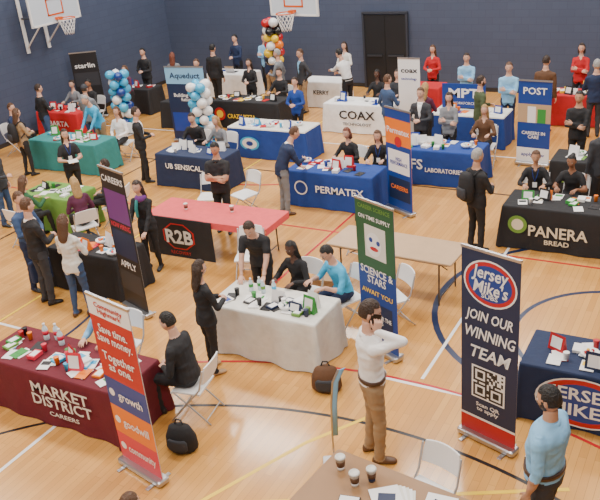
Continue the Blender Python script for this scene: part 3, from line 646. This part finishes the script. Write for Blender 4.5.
banner(-12.45,15.85,5,1.15,2.0,'navy',bands=[(-1,1,1.55,1.97,'lightblue'),(-.9,.9,.3,.8,'blue')],texts=[('Aqueduct',.2,0,1.76,'navy',.9,0),('Building better\nfutures',.13,0,1.2,'white',.8,0)])
banner(-17.15,17.2,30,.8,2.0,'black',bands=[(-.9,.9,1.0,1.4,'charcoal')],texts=[('starlin',.2,0,1.6,'white',.6,0)])
mb=MB(); pts=[(0,0,.03),(.0,.0,.4),(.015,0,.8),(.05,0,1.1),(.12,0,1.25)]; mb.tube(pts,.012,C('silver','metal'),n=7)
mb.loft([(V(p)+V((.03,.0,0)),V((1,0,0)),V((0,1,0)),.035,.006) for p in pts[1:]]+[(V((.19,0,1.27)),V((1,0,0)),V((0,1,0)),.01,.005)],C('lightblue','print'),n=8)
mb.box((0,0,.012),(.26,.26,.024),C('silver','metal'),ch=.02); mb.obj('feather_flag',TR(-3.42,6.0,0,30))

def balloons(x,y,z0,z1,cols,seed,name,tight=.17):
    R=random.Random(seed); mb=MB(); z=z0
    mb.tube([(0,0,.03),(0,0,z1)],.008,C('white','plastic'),n=6); mb.loft([(V((0,0,q)),V((1,0,0)),V((0,1,0)),r,r) for q,r in((0,.16),(.02,.16),(.03,.10),(.04,.02))],C('white','plastic'),n=16)
    k=0
    while z<z1:
        for j in range(4):
            a=k*.8+j*math.pi/2; cn=R.choice(cols); m=mat('balloon_'+cn,CLR[cn],.15,coat=.5)
            M=Matrix.Translation((tight*math.cos(a),tight*math.sin(a),z+R.uniform(-.03,.03)))@Matrix.Rotation(a,4,'Z')@Matrix.Rotation(math.radians(80),4,'Y')
            q=R.uniform(.9,1.12); mb.ell((0,0,.0),(.125*q,.125*q,.15*q),m,M,12,9,lambda u,p:V((p.x*(1+.12*u.z),p.y*(1+.12*u.z),p.z))); mb.ell((0,0,-.158*q),(.014,.014,.012),m,M,6,4)
        z+=.21;k+=1
    mb.obj(name,TR(x,y))
balloons(-14.85,16.0,.2,1.85,['skyblue','white','royal','skyblue'],1,'balloon_tower')
balloons(-11.65,15.3,.2,1.7,['skyblue','royal','white','skyblue'],2,'balloon_tower')
balloons(-12.0,19.6,1.35,2.55,['red','yellow','white','orange','black','red'],3,'balloon_bouquet',.15)

# ------------------------------------------------------------------ people
P=person
P('man_on_phone',-3.05,6.3,-55,2.0,arms=('down','phone'),top='white',pants='khaki',sk=0,hair='dkbrown',hs='short',tuck=True,shoe='brown',beard='dkbrown',near=True,extra=('phone',),hy=-10,hp=15,bulk=1.05,stride=.03)
P('woman_at_booth',-5.78,7.05,-25,1.68,'f',arms=('hold','hold'),hair='dkbrown',hs='long',near=True,shoe='tan')
P('man_leaning_over_table',-5.95,8.75,195,1.75,lean=32,arms=('table','table'),sleeve='short',hair='dkbrown',hs='short',near=True,hp=15)
P('seated_woman',-5.3,8.75,175,1.66,'f','sit',lean=14,arms=('table','table'),sk=3,hair='black',hs='long',near=True)
P('seated_man',-4.62,8.8,150,1.72,'m','sit',lean=20,arms=('table','table'),top='skyblue',pants='navy',hair='black',near=True,hp=20,extra=('glasses',),sleeve='roll')
P('man_in_suit',-11.75,13.0,-50,1.75,arms=('hold','hold'),hair='dkbrown',hs='short',under='white')
P('man_behind_table',-8.3,11.15,195,1.78,arms=('fold','fold'),sleeve='short',sk=1,hair='black',hs='fade',bulk=1.05,hp=20)
P('man_leaning_over_table',-7.6,12.25,-40,1.8,lean=28,arms=('table','hold'),top='navy',pants='gray',hair='brown',shoe='brown',collar='white')
P('man_with_backpack',-3.6,11.8,-35,1.8,arms=('hold','hold'),hair='gray',hs='short',extra=('backpack',),sk=1,bulk=1.05)
P('visitor_man',-5.0,16.6,-50,1.8,arms=('hold','pocket'),top='olive',pants='khaki',hair='dkbrown',beard='dkbrown')
P('exhibitor_man',-4.8,18.2,190,1.75,arms=('fold','fold'),top='lightblue',pants='navy',hair='brown')
P('man_in_suit',-13.9,19.2,0,1.85,hair='black',bulk=1.08)
P('exhibitor_woman',-12.2,18.5,185,1.62,'f',arms=('hold','hold'),hair='dkbrown',hs='long')
P('visitor_man',-11.5,18.95,100,1.8,arms=('hold','pocket'),top='gray',pants='charcoal',hair='gray',under='white')
P('visitor_man',-10.85,19.1,150,1.78,arms=('hip','down'),top='charcoal',pants='khaki',hair='brown',under='lightblue')
P('exhibitor_man',-9.45,19.1,70,1.82,lean=22,arms=('reach','hold'),top='white',pants='black',hair='black',tuck=True)
P('visitor_man',-14.75,14.6,15,1.75,arms=('hold','hold'),top='gray',pants='denim',hair='dkbrown',cap='charcoal')
P('visitor_woman',-15.05,12.55,-15,1.68,'f',arms=('hold','hold'),top='khaki',pants='black',hair='brown',hs='long',extra=('backpack',))
P('exhibitor_woman',-12.4,11.45,235,1.68,'f',arms=('hold','hold'),hair='dkbrown',hs='long',sleeve='short',extra=('lanyard','paper'))
P('man_in_cap',-13.0,10.0,-75,1.78,arms=('pocket','hold'),top='charcoal',pants='denim',cap='red',hair='dkbrown')
P('visitor_man',-9.55,7.72,-20,1.85,arms=('down','hold'),pants='charcoal',hair='brown',near=True,extra=('tote',),bulk=1.06,collar='white')
P('visitor_woman',-8.7,7.62,10,1.72,'f',arms=('hold','hold'),top='offwhite',pants='denim',hair='brown',hs='long',near=True,shoe='brown')
P('exhibitor_woman',-8.62,9.35,190,1.7,'f',lean=8,arms=('table','table'),hair='dkbrown',hs='long',near=True,extra=('scarf',))
P('visitor_man',-10.1,8.05,-85,1.78,arms=('hold','hold'),top='denim',pants='navy',hair='brown',near=True)
P('man_in_suit',-1.95,13.75,30,1.85,arms=('down','hold'),top='charcoal',hair='dkbrown',bulk=1.06,under='white')
P('exhibitor_man',-2.75,15.75,175,1.78,arms=('fold','fold'),hair='black',sk=1)
P('exhibitor_man',-1.7,15.75,190,1.74,arms=('hold','hold'),top='dkgreen',hair='brown')
P('exhibitor_woman',-3.6,20.45,185,1.75,'f',arms=('fold','fold'),top='red',hair='dkbrown',hs='bob')
P('visitor_man',-4.05,18.6,-5,1.82,top='brown',pants='charcoal',hair='dkbrown',bulk=1.08)
P('bearded_man',-1.06,5.68,78,1.86,arms=('down','down'),top='lightblue',pants='charcoal',sk=1,hair='black',hs='short',beard='black',near=True,tuck=True,bulk=1.25,sleeve='roll',hp=12)
P('visitor_woman',-3.78,3.3,0,1.70,'f',hair='brown',hs='bob',top='navy')
P('seated_man',-6.9,6.5,185,1.72,'m','sit',lean=20,arms=('table','table'),top='lightblue',pants='navy',hair='white',hs='bald',near=True,hp=10,extra=('glasses',))
P('seated_man',-5.5,6.2,100,1.8,'m','sit',lean=12,arms=('lap','lap'),hair='black',hs='short',near=True,bulk=1.1,hp=10)
P('seated_woman',-6.9,13.9,175,1.68,'f','sit',lean=10,arms=('table','table'),hair='auburn',hs='bob'); P('seated_woman',-6.25,13.9,190,1.66,'f','sit',lean=10,arms=('table','table'),hair='brown',hs='long',extra=('lanyard',))
P('seated_woman',-3.0,13.35,190,1.68,'f','sit',lean=10,arms=('table','table'),hair='brown',hs='pony',sk=1,extra=('lanyard',)); P('seated_woman',-2.35,13.35,175,1.68,'f','sit',lean=15,arms=('table','table'),hair='black',hs='bun',sk=2,sleeve='short')
P('exhibitor_woman',-5.4,15.7,190,1.66,'f',arms=('fold','fold'),hair='dkbrown',hs='long',top='gray'); P('exhibitor_man',-6.05,15.75,180,1.72,arms=('hold','hold'),top='charcoal',hair='brown',under='white')
P('seated_man',-11.0,14.15,190,1.72,'m','sit',lean=12,arms=('table','table'),hair='dkbrown'); P('seated_woman',-10.3,14.15,175,1.66,'f','sit',lean=12,arms=('table','table'),hair='blond',hs='long',top='gray')
P('seated_woman',-11.75,9.45,-5,1.68,'f','sit',lean=10,arms=('table','table'),hair='brown',hs='long',top='dkgreen'); P('seated_woman',-10.55,9.75,60,1.66,'f','sit',lean=10,arms=('lap','lap'),hair='blond',hs='long',top='plum'); P('seated_man',-10.7,10.75,110,1.7,'m','sit',arms=('lap','lap'),hair='dkbrown',top='charcoal')
P('exhibitor_man',-14.1,14.25,170,1.72,lean=25,arms=('table','table'),top='skyblue',pants='khaki',hair='gray'); P('seated_woman',-13.4,14.2,190,1.66,'f','sit',arms=('lap','lap'),top='white',hair='brown',hs='long')
P('seated_man',-16.4,16.45,180,1.72,'m','sit',arms=('table','table'),hair='black',sk=2); P('seated_woman',-17.0,16.4,190,1.66,'f','sit',arms=('table','table'),hair='dkbrown',hs='bun',top='gray')
P('exhibitor_woman',-15.7,17.3,170,1.62,'f',arms=('hold','hold'),top='plum',hair='brown',hs='bob'); P('exhibitor_man',-16.4,19.0,185,1.75,arms=('hold','hold'),hair='black')
P('seated_man',-16.7,13.8,-70,1.72,'m','sit',arms=('lap','lap'),hair='brown',top='navy')
P('seated_woman',-8.4,18.75,185,1.66,'f','sit',arms=('table','table'),hair='black',hs='long',sk=3); P('seated_man',-7.8,18.7,175,1.72,'m','sit',arms=('table','table'),hair='dkbrown',top='charcoal')
P('exhibitor_man',-6.2,19.4,190,1.68,arms=('fold','fold'),top='lightblue',hair='dkbrown'); P('exhibitor_woman',-7.5,20.5,180,1.65,'f',arms=('hold','hold'),hair='brown',hs='long',top='red')
P('seated_man',-11.2,18.45,180,1.72,'m','sit',arms=('table','table'),hair='dkbrown'); P('seated_woman',-4.7,15.95,185,1.66,'f','sit',arms=('table','table'),hair='blond',hs='long',top='brown')
P('exhibitor_man',-13.3,21.2,190,1.78,arms=('fold','fold'),top='lightblue',hair='brown'); P('exhibitor_man',-14.4,21.2,170,1.75,arms=('hold','hold'),top='navy',hair='black')
P('exhibitor_man',-13.6,17.95,190,1.7,arms=('hold','hold'),top='black',hair='brown',under='white'); P('exhibitor_woman',-2.7,20.4,180,1.65,'f',arms=('hold','hold'),top='gray',hair='blond',hs='long')
P('exhibitor_woman',-10.3,20.75,180,1.66,'f',arms=('hold','hold'),top='offwhite',hair='dkbrown',hs='long')
P('visitor_man',-16.2,14.4,-20,1.76,arms=('pocket','hold'),top='black',pants='denim',hair='dkbrown'); P('visitor_woman',-15.2,18.9,20,1.66,'f',arms=('hold','hold'),top='gray',hair='auburn',hs='long')
P('visitor_man',-12.6,20.2,-30,1.76,arms=('hold','down'),top='navy',pants='khaki',hair='brown'); P('exhibitor_woman',-9.6,16.5,185,1.66,'f',arms=('hold','hold'),hair='dkbrown',hs='pony',top='royal')
P('visitor_woman',-1.3,17.6,-10,1.68,'f',arms=('hold','hold'),hair='dkbrown',hs='long',top='charcoal')
P('visitor_man',-7.2,16.6,-30,1.76,arms=('pocket','hold'),top='denim',pants='khaki',hair='brown'); P('visitor_woman',-6.2,16.4,-10,1.66,'f',arms=('hold','hold'),hair='blond',hs='long',top='plum',extra=('tote',))
P('visitor_man',-2.9,18.5,20,1.78,arms=('hold','pocket'),top='navy',pants='charcoal',hair='gray')

for x,y,a,c in((-5.3,8.8,175,'white'),(-4.62,8.85,150,'white'),(-6.9,6.57,185,'white'),(-5.44,6.19,100,'white'),(-6.9,13.95,175,'white'),(-6.25,13.95,190,'white'),(-3.0,13.4,190,'white'),(-2.35,13.4,175,'white'),
  (-11.0,14.2,190,'white'),(-10.3,14.2,175,'white'),(-11.75,9.4,-5,'white'),(-10.5,9.7,60,'white'),(-10.65,10.75,110,'white'),(-13.4,14.25,190,'white'),(-16.4,16.5,180,'white'),(-17.0,16.45,190,'white'),(-16.75,13.8,-70,'white'),
  (-8.4,18.8,185,'white'),(-7.8,18.75,175,'white'),(-11.2,18.5,180,'white'),(-4.7,16.0,185,'white'),
  (-4.0,9.05,140,'white'),(-8.35,12.0,160,'white'),(-9.0,11.7,200,'white'),(-2.15,5.5,165,'white'),(-5.35,11.1,170,'white'),(0.1,8.85,180,'white'),(-6.75,9.6,200,'white')):
    chair(x,y,a,c)

z=.75
cup(-2.9,5.2,z,sc=1.25); cup(-2.68,5.05,z,sc=1.25); cup(-2.56,5.17,z,'navy',sc=1.2)
def papers(x,y,a,c='white'):
    mb=MB()
    for q in range(6): mb.box((-.02*q,.01*q,.004+.004*q),(.28,.36,.004),C('white' if q%2 else c,'print'),Matrix.Rotation(.06*q,4,'Z'))
    mb.box((-.12,.06,.027),(.16,.10,.002),C('navy','print'))
    mb.obj('paper_stack',TR(x,y,z,a))
papers(-1.75,5.0,-12); papers(-2.2,4.98,20,'offwhite')
mb=MB(); mb.box((0,0,.012),(.2,.28,.024),C('black','plastic'),ch=.01); mb.box((0,0,.026),(.18,.25,.004),C('white','print')); mb.obj('clipboard',TR(-2.62,4.75,z,12))
for x,y in((-7.6,5.95),(-7.45,6.0),(-7.3,5.92)): bottle(x,y,z,'magenta',1.2)
for x,y,c in((-5.7,8.05,'green'),(-5.6,8.12,'green'),(-5.5,8.05,'lime'),(-5.35,8.1,'skyblue')): bottle(x,y,z,c)
cup(-8.5,10.3,.762); cup(-7.6,10.45,.762)
def bag(x,y,a,c,name):
    mb=MB(); X=V((1,0,0));Y=V((0,1,0)); mb.loft([(V((0,0,q)),X,Y,r,r2) for q,r,r2 in((0.005,.16,.11),(.05,.20,.14),(.2,.19,.13),(.32,.14,.08),(.36,.06,.03))],C(c),n=14)
    mb.loft([(V((0,-.11,q)),X,Y,r,.04) for q,r in((.05,.10),(.08,.13),(.18,.13),(.21,.10))],C('charcoal'),n=12)
    mb.tube([(-.06,0,.34),(-.03,0,.42),(.03,0,.42),(.06,0,.34)],.01,C('black'),n=6); mb.obj(name,TR(x,y,0,a))
bag(-4.15,7.25,20,'brown','leather_backpack'); bag(-5.2,5.55,10,'black','black_duffel_bag'); bag(-5.9,12.3,0,'charcoal','black_duffel_bag')
mb=MB(); mb.box((0,0,.17),(.4,.3,.34),mat('cardboard',(.40,.26,.14),.8),ch=.01); mb.box((0,-.152,.17),(.05,.004,.34),C('cream','print')); mb.obj('cardboard_box',TR(-5.3,9.5,0,10))
bpy.context.view_layer.update()
